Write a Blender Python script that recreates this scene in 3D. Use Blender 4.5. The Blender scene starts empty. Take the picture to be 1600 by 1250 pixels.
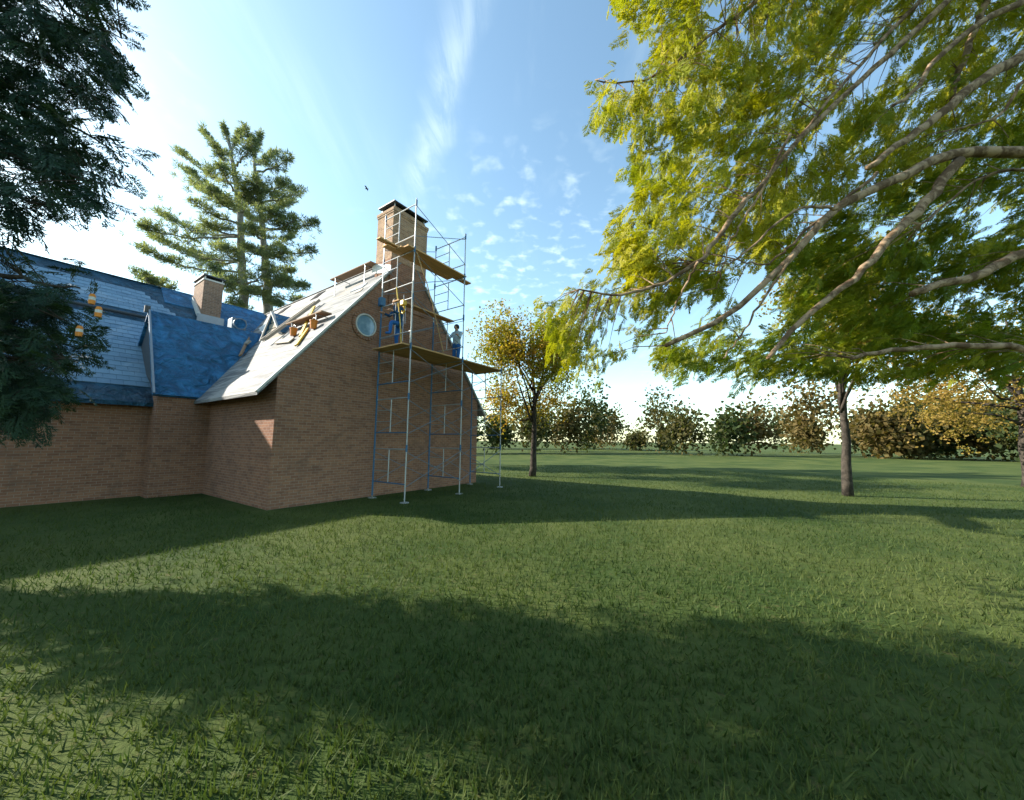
import bpy, math, random
import numpy as np
from mathutils import Vector, Matrix
random.seed(7); RNG = np.random.default_rng(7)
C = bpy.context.scene.collection
scene = bpy.context.scene
R = math.radians

# ------------------------------------------------------------------ camera
CAM_Z = 1.8                                   # camera height above the lawn
PITCH, ROLL, YAW = R(6.36), R(0.54), R(34.77)  # YAW: turn of the house against the view
FPX = 571.4                                   # focal length in pixels of a 1600 px wide frame
cam = bpy.data.objects.new('camera', bpy.data.cameras.new('camera')); C.objects.link(cam)
cam.data.sensor_width = 36.0
cam.data.lens = 36.0 * FPX / 1600.0
cam.data.clip_start = 0.05; cam.data.clip_end = 3000
F = Vector((0, math.cos(PITCH), math.sin(PITCH))); U0 = Vector((0, -math.sin(PITCH), math.cos(PITCH))); R0 = Vector((1, 0, 0))
RT = R0 * math.cos(ROLL) + U0 * math.sin(ROLL); UP = U0 * math.cos(ROLL) - R0 * math.sin(ROLL)
cam.matrix_world = Matrix(((RT.x, UP.x, -F.x, 0), (RT.y, UP.y, -F.y, 0), (RT.z, UP.z, -F.z, CAM_Z), (0, 0, 0, 1)))
scene.camera = cam

# ------------------------------------------------------------------ sun, sky, exposure
SUN_AZ, SUN_EL = R(-80), R(29)                # azimuth measured from +Y towards +X
scene.view_settings.view_transform = 'Standard'; scene.view_settings.look = 'None'
scene.view_settings.exposure = 1.75; scene.view_settings.gamma = 1.0
sdir = Vector((math.sin(SUN_AZ) * math.cos(SUN_EL), math.cos(SUN_AZ) * math.cos(SUN_EL), math.sin(SUN_EL)))
sl = bpy.data.lights.new('sun', 'SUN'); sl.energy = 3.6; sl.angle = R(0.55); sl.color = (1.0, 0.93, 0.82)
so = bpy.data.objects.new('sun', sl); C.objects.link(so); so.location = sdir * 80
so.rotation_euler = sdir.to_track_quat('Z', 'Y').to_euler()

class NT:
    """tiny node helper"""
    def __init__(s, tree): s.t = tree; s.n = tree.nodes; s.l = tree.links
    def node(s, typ, **kw):
        n = s.n.new(typ)
        for k, v in kw.items():
            if k.startswith('i_'): 
                key = k[2:]
                key = int(key) if key.isdigit() else key.replace('_', ' ')
                s.put(n.inputs[key], v)
            else: setattr(n, k, v)
        return n
    def put(s, sock, v):
        if isinstance(v, bpy.types.NodeSocket): s.l.new(v, sock)
        else:
            if isinstance(v, (tuple, list)) and len(v) == 3 and sock.type == 'RGBA': v = (*v, 1)
            sock.default_value = v
    def math(s, op, a, b=0.0, c=0.0, clamp=False):
        n = s.n.new('ShaderNodeMath'); n.operation = op; n.use_clamp = clamp
        for i, v in enumerate((a, b, c)): s.put(n.inputs[i], v)
        return n.outputs[0]
    def mix(s, f, a, b, blend='MIX'):
        n = s.n.new('ShaderNodeMix'); n.data_type = 'RGBA'; n.blend_type = blend
        s.put(n.inputs[0], f); s.put(n.inputs[6], a); s.put(n.inputs[7], b); return n.outputs[2]
    def noise(s, vec, scale, detail=4, rough=.55, dist=0.0):
        n = s.n.new('ShaderNodeTexNoise')
        if vec is not None: s.l.new(vec, n.inputs['Vector'])
        n.inputs['Scale'].default_value = scale; n.inputs['Detail'].default_value = detail
        n.inputs['Roughness'].default_value = rough; n.inputs['Distortion'].default_value = dist
        return n.outputs[0]
    def ramp(s, f, lo, hi):
        n = s.n.new('ShaderNodeMapRange'); n.interpolation_type = 'SMOOTHSTEP'; n.clamp = True
        s.put(n.inputs[0], f); n.inputs[1].default_value = lo; n.inputs[2].default_value = hi
        return n.outputs[0]

world = bpy.data.worlds.new('World'); scene.world = world; world.use_nodes = True
w = NT(world.node_tree); w.n.clear()
sky = w.node('ShaderNodeTexSky', sky_type='NISHITA', sun_disc=False, sun_elevation=SUN_EL, sun_rotation=SUN_AZ,
             altitude=100, air_density=1.0, dust_density=0.7, ozone_density=0.0)
geo = w.node('ShaderNodeTexCoord')
sep = w.node('ShaderNodeSeparateXYZ'); w.l.new(geo.outputs['Generated'], sep.inputs[0])
zz = w.math('MAXIMUM', w.math('ADD', sep.outputs[2], 0.06), 0.03)
cx = w.math('DIVIDE', sep.outputs[0], zz); cy = w.math('DIVIDE', sep.outputs[1], zz)   # flat cloud layer seen from below
com = w.node('ShaderNodeCombineXYZ'); w.l.new(cx, com.inputs[0]); w.l.new(cy, com.inputs[1])
cv = com.outputs[0]
# small altocumulus puffs, gathered by a broad mask
puff = w.ramp(w.noise(cv, 12.0, 3, .5, .2), .50, .82)
fx = w.math('MULTIPLY', w.math('SUBTRACT', cx, .05), 1.5); fy = w.math('SUBTRACT', cy, 1.85)
field = w.math('SUBTRACT', 1.0, w.ramp(w.math('ADD', w.math('MULTIPLY', fx, fx), w.math('MULTIPLY', fy, fy)), .05, 1.0))   # a bank of puffs low over the roof
gath = w.math('MAXIMUM', w.ramp(w.noise(cv, 0.9, 2, .5), .52, .72), field)
puffs = w.math('MULTIPLY', puff, gath)
# long thin cirrus streaks: noise stretched along one direction of the layer
mp = w.node('ShaderNodeMapping'); w.l.new(cv, mp.inputs[0]); mp.inputs['Rotation'].default_value = (0, 0, R(8)); mp.inputs['Scale'].default_value = (3.2, 0.55, 1)
cir = w.math('MULTIPLY', w.ramp(w.noise(mp.outputs[0], 1.3, 6, .62, .6), .50, .78), w.ramp(w.noise(cv, 1.1, 2, .5, 0), .42, .62))
# the one broad streak over the chimney: a curved band across the layer
dx = w.math('SUBTRACT', cx, w.math('ADD', -0.20, w.math('MULTIPLY', w.math('SUBTRACT', cy, 0.89), -0.45)))
wob = w.math('MULTIPLY', w.math('SUBTRACT', w.noise(cv, 2.2, 4, .6), .5), .20)
band = w.math('SUBTRACT', 1.0, w.ramp(w.math('ABSOLUTE', w.math('ADD', dx, wob)), 0.0, 0.085))
band = w.math('MULTIPLY', band, w.math('MULTIPLY', w.ramp(cy, .50, .80), w.math('SUBTRACT', 1.0, w.ramp(cy, 1.05, 1.5))))
band = w.math('MULTIPLY', band, w.math('ADD', .12, w.math('MULTIPLY', w.ramp(w.noise(mp.outputs[0], 3.4, 8, .7, 1.0), .35, .68), .9)))
cl = w.math('ADD', w.math('MULTIPLY', puffs, .75), w.math('ADD', w.math('MULTIPLY', cir, .22), w.math('MULTIPLY', band, .36)), clamp=True)
cl = w.math('MULTIPLY', cl, w.ramp(sep.outputs[2], .02, .16))
cloudcol = w.mix(.35, (5.4, 5.3, 5.3, 1), sky.outputs[0])
col = w.mix(cl, sky.outputs[0], cloudcol)
col = w.mix(1.0, col, (.95, 1.10, 1.03, 1), 'MULTIPLY')
bg = w.node('ShaderNodeBackground'); w.l.new(col, bg.inputs[0]); bg.inputs[1].default_value = 0.1
wo = w.node('ShaderNodeOutputWorld'); w.l.new(bg.outputs[0], wo.inputs[0])

# ------------------------------------------------------------------ materials
def material(name, build, rough=.8, spec=.3, **kw):
    m = bpy.data.materials.new(name); m.use_nodes = True
    t = NT(m.node_tree); b = t.n['Principled BSDF']
    b.inputs['Roughness'].default_value = rough; b.inputs['Specular IOR Level'].default_value = spec
    for k, v in kw.items(): b.inputs[k.replace('_', ' ')].default_value = v
    build(t, b); return m
def coords(t):
    return t.node('ShaderNodeTexCoord').outputs['Object']
def bump(t, b, h, dist=.01, strength=.6):
    n = t.node('ShaderNodeBump'); n.inputs['Strength'].default_value = strength; n.inputs['Distance'].default_value = dist
    t.l.new(h, n.inputs['Height']); t.l.new(n.outputs[0], b.inputs['Normal'])
def plain(c, var=.25, scale=6.0, bmp=0.0):
    def f(t, b):
        v = coords(t); n = t.noise(v, scale, 5, .6)
        k = t.math('ADD', 1 - var, t.math('MULTIPLY', n, 2 * var))
        vm = t.node('ShaderNodeVectorMath', operation='SCALE'); vm.inputs[0].default_value = c; t.l.new(k, vm.inputs['Scale'])
        t.l.new(vm.outputs[0], b.inputs['Base Color'])
        if bmp: bump(t, b, t.noise(v, scale * 6, 4, .6), bmp)
    return f
def brick(c1, c2, mortar, stain):
    def f(t, b):
        v = coords(t); s = t.node('ShaderNodeSeparateXYZ'); t.l.new(v, s.inputs[0])
        cm = t.node('ShaderNodeCombineXYZ'); t.l.new(t.math('ADD', s.outputs[0], s.outputs[1]), cm.inputs[0]); t.l.new(s.outputs[2], cm.inputs[1])
        br = t.node('ShaderNodeTexBrick'); t.l.new(cm.outputs[0], br.inputs[0])
        br.inputs['Color1'].default_value = (*c1, 1); br.inputs['Color2'].default_value = (*c2, 1); br.inputs['Mortar'].default_value = (*mortar, 1)
        br.inputs['Scale'].default_value = 1.0; br.inputs['Brick Width'].default_value = .215; br.inputs['Row Height'].default_value = .075
        br.inputs['Mortar Size'].default_value = .006; br.inputs['Mortar Smooth'].default_value = .3; br.inputs['Bias'].default_value = -.1
        st = t.ramp(t.noise(v, 1.7, 6, .65, .8), .45, .75)
        st2 = t.ramp(t.noise(cm.outputs[0], 9.0, 3, .6), .56, .74)
        c = t.mix(t.math('MULTIPLY', st2, .6), br.outputs['Color'], tuple(.4 * x for x in c1) + (1,))
        c = t.mix(t.math('MULTIPLY', st, .5), c, (*stain, 1)); t.l.new(c, b.inputs['Base Color'])
        bump(t, b, t.math('ADD', t.math('SUBTRACT', 1.0, br.outputs['Fac']), t.math('MULTIPLY', t.noise(v, 40, 3), .5)), .008, .8)
    return f
def wood(c, along=0):
    def f(t, b):
        v = coords(t); m = t.node('ShaderNodeMapping'); t.l.new(v, m.inputs[0])
        sc = [22.0, 22.0, 22.0]; sc[along] = 1.2; m.inputs['Scale'].default_value = sc
        oi = t.node('ShaderNodeObjectInfo')
        g = t.noise(m.outputs[0], 1.0, 6, .65, .5)
        k = t.math('ADD', .62, t.math('MULTIPLY', g, .55)); k = t.math('MULTIPLY', k, t.math('ADD', .8, t.math('MULTIPLY', oi.outputs['Random'], .4)))
        vm = t.node('ShaderNodeVectorMath', operation='SCALE'); vm.inputs[0].default_value = c; t.l.new(k, vm.inputs['Scale'])
        t.l.new(vm.outputs[0], b.inputs['Base Color']); bump(t, b, g, .004)
    return f
def leaf(c_a, c_b, trans=.45):
    """foliage: the crown's own colour runs between two hues by a per-spray attribute"""
    def f(t, b):
        at = t.node('ShaderNodeAttribute', attribute_name='tint')
        c = t.mix(at.outputs['Fac'], (*c_a, 1), (*c_b, 1))
        t.l.new(c, b.inputs['Base Color'])
        tr = t.node('ShaderNodeBsdfTranslucent'); t.l.new(t.mix(1.0, c, (1.25, 1.3, .55, 1), 'MULTIPLY'), tr.inputs[0])
        ms = t.node('ShaderNodeMixShader'); ms.inputs[0].default_value = trans
        t.l.new(b.outputs[0], ms.inputs[1]); t.l.new(tr.outputs[0], ms.inputs[2])
        t.l.new(ms.outputs[0], t.n['Material Output'].inputs[0])
    return f
def bark(c1, c2):
    def f(t, b):
        v = coords(t); n = t.noise(v, 5, 6, .65, .6); n2 = t.noise(v, 28, 4, .6)
        t.l.new(t.mix(t.ramp(n, .4, .62), (*c1, 1), (*c2, 1)), b.inputs['Base Color'])
        bump(t, b, t.math('ADD', n, t.math('MULTIPLY', n2, .6)), .02, .8)
    return f
def sheathing(t, b):
    v = coords(t); m = t.node('ShaderNodeMapping'); t.l.new(v, m.inputs[0]); m.inputs['Scale'].default_value = (5.0, .55, 5.0)
    n = t.noise(m.outputs[0], 1.0, 6, .6, .8)
    c = t.mix(t.ramp(n, .38, .60), (.12, .12, .12, 1), (.29, .282, .268, 1))
    n3 = t.ramp(t.noise(v, .55, 4, .6, .6), .54, .70)
    c = t.mix(t.math('MULTIPLY', n3, .55), c, (.25, .21, .16, 1))
    s = t.node('ShaderNodeSeparateXYZ'); t.l.new(v, s.inputs[0])
    seam = t.math('PINGPONG', s.outputs[1], .6)                      # lap joints of the sheets, running up the slope
    c = t.mix(t.math('MULTIPLY', t.math('LESS_THAN', seam, .018), .5), c, (.25, .25, .25, 1))
    t.l.new(c, b.inputs['Base Color']); bump(t, b, n, .05, .7)
def tarp(c):
    def f(t, b):
        v = coords(t); n = t.noise(v, 2.3, 6, .65, 1.2)
        t.l.new(t.mix(t.ramp(n, .36, .70), tuple(.72 * x for x in c) + (1,), tuple(1.5 * x for x in c) + (1,)), b.inputs['Base Color'])
        bump(t, b, t.math('ADD', n, t.math('MULTIPLY', t.noise(v, .9, 3, .5, 1.5), 1.6)), .35, 1.0)
    return f
def slate(t, b):
    at = t.node('ShaderNodeAttribute', attribute_name='tint'); v = coords(t)
    c = t.mix(at.outputs['Fac'], (.11, .20, .29, 1), (.19, .31, .42, 1))
    c = t.mix(t.math('MULTIPLY', t.ramp(t.noise(v, 1.3, 5, .6, .5), .5, .72), .5), c, (.10, .18, .27, 1))
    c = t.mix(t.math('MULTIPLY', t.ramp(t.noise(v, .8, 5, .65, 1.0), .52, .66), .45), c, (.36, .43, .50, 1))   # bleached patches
    t.l.new(c, b.inputs['Base Color']); bump(t, b, t.noise(v, 18, 4), .01)
def glass(t, b):
    v = coords(t); t.l.new(t.mix(t.ramp(t.noise(v, 2.5, 4), .4, .7), (.16, .28, .38, 1), (.34, .46, .55, 1)), b.inputs['Base Color'])
    bump(t, b, t.noise(v, 3.0, 2), .03, .25)
def lawn(t, b):
    v = coords(t); n = t.noise(v, .35, 6, .6); n2 = t.noise(v, 9, 5, .7)
    c = t.mix(t.ramp(n, .35, .65), (.035, .06, .014, 1), (.075, .095, .025, 1)); c = t.mix(t.math('MULTIPLY', t.ramp(n2, .52, .75), .6), c, (.12, .085, .04, 1))
    t.l.new(c, b.inputs['Base Color']); bump(t, b, n2, .04)
M = dict(
    brick=material('house_brick', brick((.33, .165, .10), (.22, .105, .068), (.33, .265, .21), (.13, .085, .065)), .9, .15),
    brick_pale=material('chimney_brick', brick((.42, .27, .165), (.29, .175, .11), (.44, .37, .29), (.20, .14, .10)), .9, .15),
    brick_small=material('rear_chimney_brick', brick((.31, .19, .125), (.21, .13, .09), (.36, .30, .24), (.12, .09, .075)), .9, .15),
    mortar=material('mortar_flaunching', plain((.55, .52, .47), .2, 9, .01)),
    sheath=material('roof_sheathing', sheathing, .75, .3), under=material('dark_blue_underlay', tarp((.018, .078, .135)), .55, .35),
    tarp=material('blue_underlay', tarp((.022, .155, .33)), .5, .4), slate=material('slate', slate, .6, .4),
    white=material('white_trim', plain((.55, .54, .51), .2, 7), .6, .3), stucco=material('pale_wall', plain((.42, .39, .34), .15, 3, .01), .9, .1),
    lead=material('lead_flashing', plain((.30, .33, .36), .2, 6, .006), .45, .5, Metallic=.5),
    black=material('dark_metal_cap', plain((.07, .075, .08), .35, 8), .5, .4, Metallic=.3),
    hole=material('black_opening', plain((.015, .015, .016), .1), .9, .1),
    galv=material('galvanised_tube', plain((.42, .43, .44), .35, 18, .001), .45, .5, Metallic=.4),
    bluetube=material('blue_painted_tube', plain((.035, .13, .25), .35, 14, .001), .45, .4),
    darktube=material('weathered_brace_tube', plain((.16, .20, .24), .3, 14), .5, .4, Metallic=.3),
    plank=material('scaffold_plank', wood((.64, .38, .18), 0), .8, .2), plank_v=material('staging_plank', wood((.36, .235, .15), 1), .8, .2),
    lumber=material('weathered_lumber', wood((.46, .40, .33), 0), .85, .2), lumber_v=material('weathered_lumber_v', wood((.48, .42, .34), 1), .85, .2),
    orange=material('orange_plastic', plain((.62, .20, .015), .15, 5), .45, .4), yellow=material('yellow_paint', plain((.62, .38, .02), .12, 5), .4, .4),
    rope_t=material('tan_rope', plain((.46, .30, .15), .25, 30), .9, .1), rope_y=material('yellow_rope', plain((.66, .48, .14), .25, 30), .9, .1), rope_w=material('white_rope', plain((.7, .7, .68), .15, 30), .9, .1),
    steel=material('hoist_chain', plain((.35, .36, .37), .3, 20), .35, .5, Metallic=.8), glass=material('window_glass', glass, .12, .6),
    skin=material('skin', plain((.45, .26, .18), .1), .6, .3), hair=material('dark_hair', plain((.025, .02, .018), .2), .6, .3),
    denim=material('blue_denim', plain((.025, .12, .36), .2, 12), .85, .2), navy=material('navy_jacket', plain((.018, .07, .16), .2, 12), .85, .2),
    pale=material('pale_blue_shirt', plain((.42, .52, .60), .1, 8), .85, .2), bird=material('bird_feathers', plain((.05, .05, .055), .2), .8, .2),
    hemlock=material('hemlock_needles', leaf((.13, .18, .010), (.38, .34, .012), .45), .6, .25),
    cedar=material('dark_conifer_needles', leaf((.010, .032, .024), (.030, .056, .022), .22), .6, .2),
    pine=material('pine_needles', leaf((.10, .135, .095), (.25, .26, .13), .5), .6, .25),
    maple=material('turning_leaves', leaf((.20, .21, .02), (.50, .24, .05), .5), .6, .2),
    rust=material('russet_leaves', leaf((.20, .17, .03), (.30, .19, .05), .45), .6, .2),
    far=material('far_wood_leaves', leaf((.04, .06, .02), (.13, .09, .03), .3), .7, .15),
    grass=material('grass_blades', leaf((.03, .06, .012), (.09, .11, .03), .3), .7, .2), lawn=material('lawn_soil', lawn, .95, .1),
    bark=material('hemlock_bark', bark((.11, .068, .038), (.34, .235, .145)), .95, .1), bark_d=material('dark_bark', bark((.035, .03, .025), (.075, .062, .05)), .95, .1),
    bark_p=material('pine_bark', bark((.20, .185, .165), (.36, .33, .30)), .95, .1))

# ------------------------------------------------------------------ mesh helpers
HU = np.array([math.sin(YAW), math.cos(YAW), 0.]); HV = np.array([-math.cos(YAW), math.sin(YAW), 0.]); HZ = np.array([0, 0, 1.])
HROT = math.pi / 2 - YAW
def house(u, v, z): return tuple(HU * u + HV * v + HZ * (z + CAM_Z))   # house axes: u along the gable, v along the ridge, z above the camera
def view(px, py, Y):
    """a spot Y metres ahead in the direction that the photograph shows it"""
    d = F + RT * ((px - 800) / FPX) + UP * ((625 - py) / FPX); d = d * (Y / d.y); return np.array([d.x, d.y, d.z + CAM_Z])
def setp(o, label=None, cat=None, group=None, kind=None):
    for k, v in (('label', label), ('category', cat), ('group', group), ('kind', kind)):
        if v: o[k] = v
    return o
def thing(name, label, cat, uvz, group=None, world=False):
    o = bpy.data.objects.new(name, None); C.objects.link(o); o.empty_display_size = .2
    if world: o.location = uvz; o['org'] = [0., 0., 0.]
    else: o.location = house(*uvz); o.rotation_euler = (0, 0, HROT)
    ORG[o.name] = (np.array(uvz, float), world)
    if 'org' in o: del o['org']
    return setp(o, label, cat, group)
ORG = {}
def mesh_obj(name, verts, faces, mat, parent=None, smooth=False, tint=None, fast=False):
    me = bpy.data.meshes.new(name)
    if fast:                                        # verts (n,3), faces (m,k) arrays with one k
        nf, k = faces.shape
        me.vertices.add(len(verts)); me.vertices.foreach_set('co', verts.astype(np.float32).ravel())
        me.loops.add(nf * k); me.loops.foreach_set('vertex_index', faces.astype(np.int32).ravel())
        me.polygons.add(nf); me.polygons.foreach_set('loop_start', np.arange(0, nf * k, k, dtype=np.int32))
        me.update(calc_edges=True)
    else: me.from_pydata([tuple(map(float, v)) for v in verts], [], faces); me.update()
    if tint is not None:
        a = me.attributes.new('tint', 'FLOAT', 'POINT'); a.data.foreach_set('value', np.asarray(tint, np.float32))
    me.materials.append(mat)
    if smooth: me.polygons.foreach_set('use_smooth', np.ones(len(me.polygons), bool))
    o = bpy.data.objects.new(name, me); C.objects.link(o)
    if parent is not None: o.parent = parent
    return o
def root_of(o):
    while o.parent: o = o.parent
    return o
class MB:
    """collects shapes in house axes (u, v, z); build() links them as one mesh"""
    def __init__(s): s.v = []; s.f = []
    def add(s, vs, fs):
        k = len(s.v); s.v += [tuple(x) for x in vs]; s.f += [tuple(i + k for i in f) for f in fs]; return s
    def box(s, a, b):
        (x0, y0, z0), (x1, y1, z1) = a, b
        return s.add([(x0, y0, z0), (x1, y0, z0), (x1, y1, z0), (x0, y1, z0), (x0, y0, z1), (x1, y0, z1), (x1, y1, z1), (x0, y1, z1)],
                     [(3, 2, 1, 0), (4, 5, 6, 7), (0, 1, 5, 4), (1, 2, 6, 5), (2, 3, 7, 6), (3, 0, 4, 7)])
    def beam(s, p, q, wid, thk, up=(0, 0, 1)):
        p, q, up = (np.array(x, float) for x in (p, q, up)); d = q - p; d /= np.linalg.norm(d)
        sx = np.cross(d, up); sx /= np.linalg.norm(sx); uy = np.cross(sx, d)
        c = [(-1, -1), (1, -1), (1, 1), (-1, 1)]
        return s.add([e + sx * a * wid / 2 + uy * b * thk / 2 for e in (p, q) for a, b in c],
                     [(3, 2, 1, 0), (4, 5, 6, 7), (0, 1, 5, 4), (1, 2, 6, 5), (2, 3, 7, 6), (3, 0, 4, 7)])
    def tube(s, pts, r, n=8):
        pts = [np.array(p, float) for p in pts]; rs = r if isinstance(r, (list, tuple)) else [r] * len(pts)
        d0 = pts[1] - pts[0]; ref = np.array([0, 0, 1.]) if abs(d0[2]) < .9 * np.linalg.norm(d0) else np.array([1., 0, 0]); vs = []; fs = []
        for i, p in enumerate(pts):
            d = pts[min(i + 1, len(pts) - 1)] - pts[max(i - 1, 0)]; d /= np.linalg.norm(d)
            a = np.cross(d, ref); a /= np.linalg.norm(a); b = np.cross(d, a)
            vs += [p + rs[i] * (a * math.cos(t) + b * math.sin(t)) for t in np.linspace(0, 2 * math.pi, n, endpoint=False)]
        for i in range(len(pts) - 1):
            fs += [(i * n + j, i * n + (j + 1) % n, (i + 1) * n + (j + 1) % n, (i + 1) * n + j) for j in range(n)]
        fs += [tuple(range(n))[::-1], tuple(range((len(pts) - 1) * n, len(pts) * n))]
        return s.add(vs, fs)
    def prism(s, poly, ax, lo, hi):
        """polygon in the two axes other than ax, pushed from lo to hi along ax"""
        def p3(q, e):
            l = list(q); l.insert(ax, e); return tuple(l)
        n = len(poly); vs = [p3(q, lo) for q in poly] + [p3(q, hi) for q in poly]
        return s.add(vs, [tuple(range(n))[::-1], tuple(range(n, 2 * n))] + [(i, (i + 1) % n, n + (i + 1) % n, n + i) for i in range(n)])
    def ring(s, c, r0, r1, v0, v1, n=40):
        """annulus in the u-z plane between v0 and v1 (r0 = 0: a disc)"""
        vs = []; fs = []
        for i in range(n):
            t = 2 * math.pi * i / n
            for r in (r0, r1):
                for e in (v0, v1): vs.append((c[0] + r * math.cos(t), e, c[1] + r * math.sin(t)))
        for i in range(n):
            a, b = 4 * i, 4 * ((i + 1) % n)
            fs += [(a, a + 2, b + 2, b), (a + 3, a + 1, b + 1, b + 3), (a + 2, a + 3, b + 3, b + 2), (a + 1, a, b, b + 1)]
        return s.add(vs, fs)
    def build(s, name, mat, parent=None, smooth=False, bevel=0.0, tint=None):
        off, wld = ORG[root_of(parent).name] if parent is not None else (np.zeros(3), True)
        o = mesh_obj(name, np.array(s.v, float) - off, s.f, mat, parent, smooth, tint)
        import bmesh
        bm = bmesh.new(); bm.from_mesh(o.data); bmesh.ops.recalc_face_normals(bm, faces=bm.faces); bm.to_mesh(o.data); bm.free()
        if bevel:
            m = o.modifiers.new('bevel', 'BEVEL'); m.width = bevel; m.segments = 2; m.limit_method = 'ANGLE'
        return o
def one(name, mb, mat, label, cat, org, group=None, smooth=False, bevel=0.0):
    """a thing that is one mesh, in house axes"""
    o = mesh_obj(name, np.array(mb.v, float) - np.array(org), mb.f, mat, None, smooth)
    o.location = house(*org); o.rotation_euler = (0, 0, HROT)
    import bmesh
    bm = bmesh.new(); bm.from_mesh(o.data); bmesh.ops.recalc_face_normals(bm, faces=bm.faces); bm.to_mesh(o.data); bm.free()
    if bevel:
        m = o.modifiers.new('bevel', 'BEVEL'); m.width = bevel; m.segments = 2; m.limit_method = 'ANGLE'
    return setp(o, label, cat, group)
GZ = -CAM_Z                                    # the lawn in house axes

# ------------------------------------------------------------------ ground
g = np.linspace(-1, 1, 61); gx = np.sign(g) * np.abs(g) ** 3 * 1500
vx, vy = np.meshgrid(gx, gx); vz = np.where(np.hypot(vx, vy) > 45, .25 * np.sin(vx * .05) + .2 * np.cos(vy * .043), 0)
vs = np.stack([vx.ravel(), vy.ravel(), vz.ravel()], 1); ii = np.arange(60 * 61).reshape(60, 61)[:, :60].ravel()
setp(mesh_obj('ground', vs, np.stack([ii, ii + 1, ii + 62, ii + 61], 1), M['lawn'], fast=True, smooth=True), kind='structure')
n = 160000
rr = .6 + 27 * RNG.random(n) ** 1.3; aa = RNG.uniform(-1.15, 1.15, n); px = rr * np.sin(aa); py = rr * np.cos(aa)
uu = px * HU[0] + py * HU[1]; vv = px * HV[0] + py * HV[1]
ok = ~((uu > 3.9) & (uu < 12.9) & (vv > 10.2)) & ~((vv > 15.2) & (uu > -7.5)); px, py = px[ok], py[ok]; n = len(px)
h = RNG.uniform(.04, .10, n); t = RNG.uniform(0, 6.28, n); b = RNG.normal(0, .035, (n, 2)); wd = RNG.uniform(.004, .009, n)
base = np.stack([px, py, np.zeros(n)], 1); dv = np.stack([np.cos(t) * wd, np.sin(t) * wd, np.zeros(n)], 1)
vs = np.stack([base - dv, base + dv, base + np.stack([b[:, 0], b[:, 1], h], 1)], 1).reshape(-1, 3)
setp(mesh_obj('grass', vs, np.arange(3 * n).reshape(n, 3), M['grass'], tint=np.repeat(np.clip(.45 + .3 * np.sin(px * .9 + 1.3 * np.sin(py * .6)) * np.cos(py * .7) + RNG.normal(0, .2, n), 0, 1), 3), fast=True), 'short green lawn grass in front of the brick house', 'grass', kind='stuff')

# ------------------------------------------------------------------ the house
UR, ZR, K = 8.32, 6.80, 1.25                   # main ridge: place, height, slope of the main roof
VG, VB = 10.45, 26.0                           # gable wall, rear end
UE = 4.15                                      # half width at the eaves
ze = ZR - K * UE
hs = thing('brick_house', 'brick house with a tall gable, bare pale roof and blue covered rear wing', 'house', (UR, VG, GZ))
MB().prism([(UR - UE + .1, GZ), (UR + UE - .1, GZ), (UR + UE - .1, ze + .02), (UR, ZR - .12), (UR - UE + .1, ze + .02)], 1, VG, VB).build('wall', M['brick'], hs)
roofs = []
for sgn, nm in ((-1, 'roof'), (1, 'roof')):
    e = UR + sgn * (UE + .35); zz_ = ZR - K * (UE + .35)
    nx, nz = -.78 * sgn * -1, .62
    q = [(UR, ZR), (e, zz_), (e, zz_ - .09), (UR, ZR - .09)]
    roofs.append(MB().prism(q, 1, VG - .04, VB + .1).build('roof', M['sheath'], hs))
rf = roofs[0]
def on_roof(u, v, off=0): return (u, v, ZR - K * (UR - u) + off / .62)
# rake board along the gable edge of both slopes, ridge board
for sgn in (-1, 1):
    u0 = UR + sgn * .80; u1 = UR + sgn * (UE + .37)
    MB().beam((u0, VG - .02, ZR - K * .80 + .02), (u1, VG - .02, ZR - K * (UE + .37) + .02), .10, .06, (0, 0, 1)).build('rake_board', M['white'], hs, bevel=.01)
MB().beam((UR, VG + .9, ZR + .01), (UR, VB, ZR + .01), .12, .03).build('ridge_board', M['sheath'], hs)
# roof openings and cut patches
def patch(name, u, v, du, dv, mat, off=.012, thk=.02):
    a = on_roof(u - du / 2, v, off); b = on_roof(u + du / 2, v, off)
    return MB().beam(a, b, dv, thk, (-.78, 0, .62)).build(name, mat, rf)
patch('roof_opening', 7.98, 16.2, .36, .62, M['hole']); patch('roof_opening', 7.93, 19.35, .38, .70, M['hole'])
patch('roof_patch', 7.20, 11.75, .20, .75, M['lead']); patch('roof_patch', 6.95, 11.3, .12, .3, M['lumber_v'])
# gable ridge end behind the chimney, main chimney
ch = MB().box((7.535, 10.40, 6.30), (9.105, 11.30, 8.02)).build('chimney', M['brick_pale'], hs)
MB().box((7.525, 10.415, 4.6), (9.115, 11.31, 6.31)).build('chimney_base', M['brick'], ch)
MB().box((7.515, 10.38, 8.021), (9.125, 11.32, 8.09)).box((7.50, 10.365, 8.091), (9.14, 11.335, 8.19)).build('corbel', M['brick_pale'], ch)
MB().box((7.61, 10.46, 8.19), (9.03, 11.24, 8.32)).build('chimney_neck', M['brick_pale'], ch)
MB().prism([(7.52, 10.40), (9.09, 10.40), (9.09, 11.30), (7.52, 11.30)], 2, 8.188, 8.215).build('mortar_bed', M['mortar'], ch)
for (a, b) in ((7.63, 10.48), (8.98, 10.48), (7.63, 11.19), (8.98, 11.19)):
    MB().box((a, b, 8.3), (a + .035, b + .035, 8.47)).build('cap_post', M['galv'], ch)
MB().box((7.70, 10.55, 8.3), (8.95, 11.15, 8.455)).build('spark_screen', M['hole'], ch)
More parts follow.
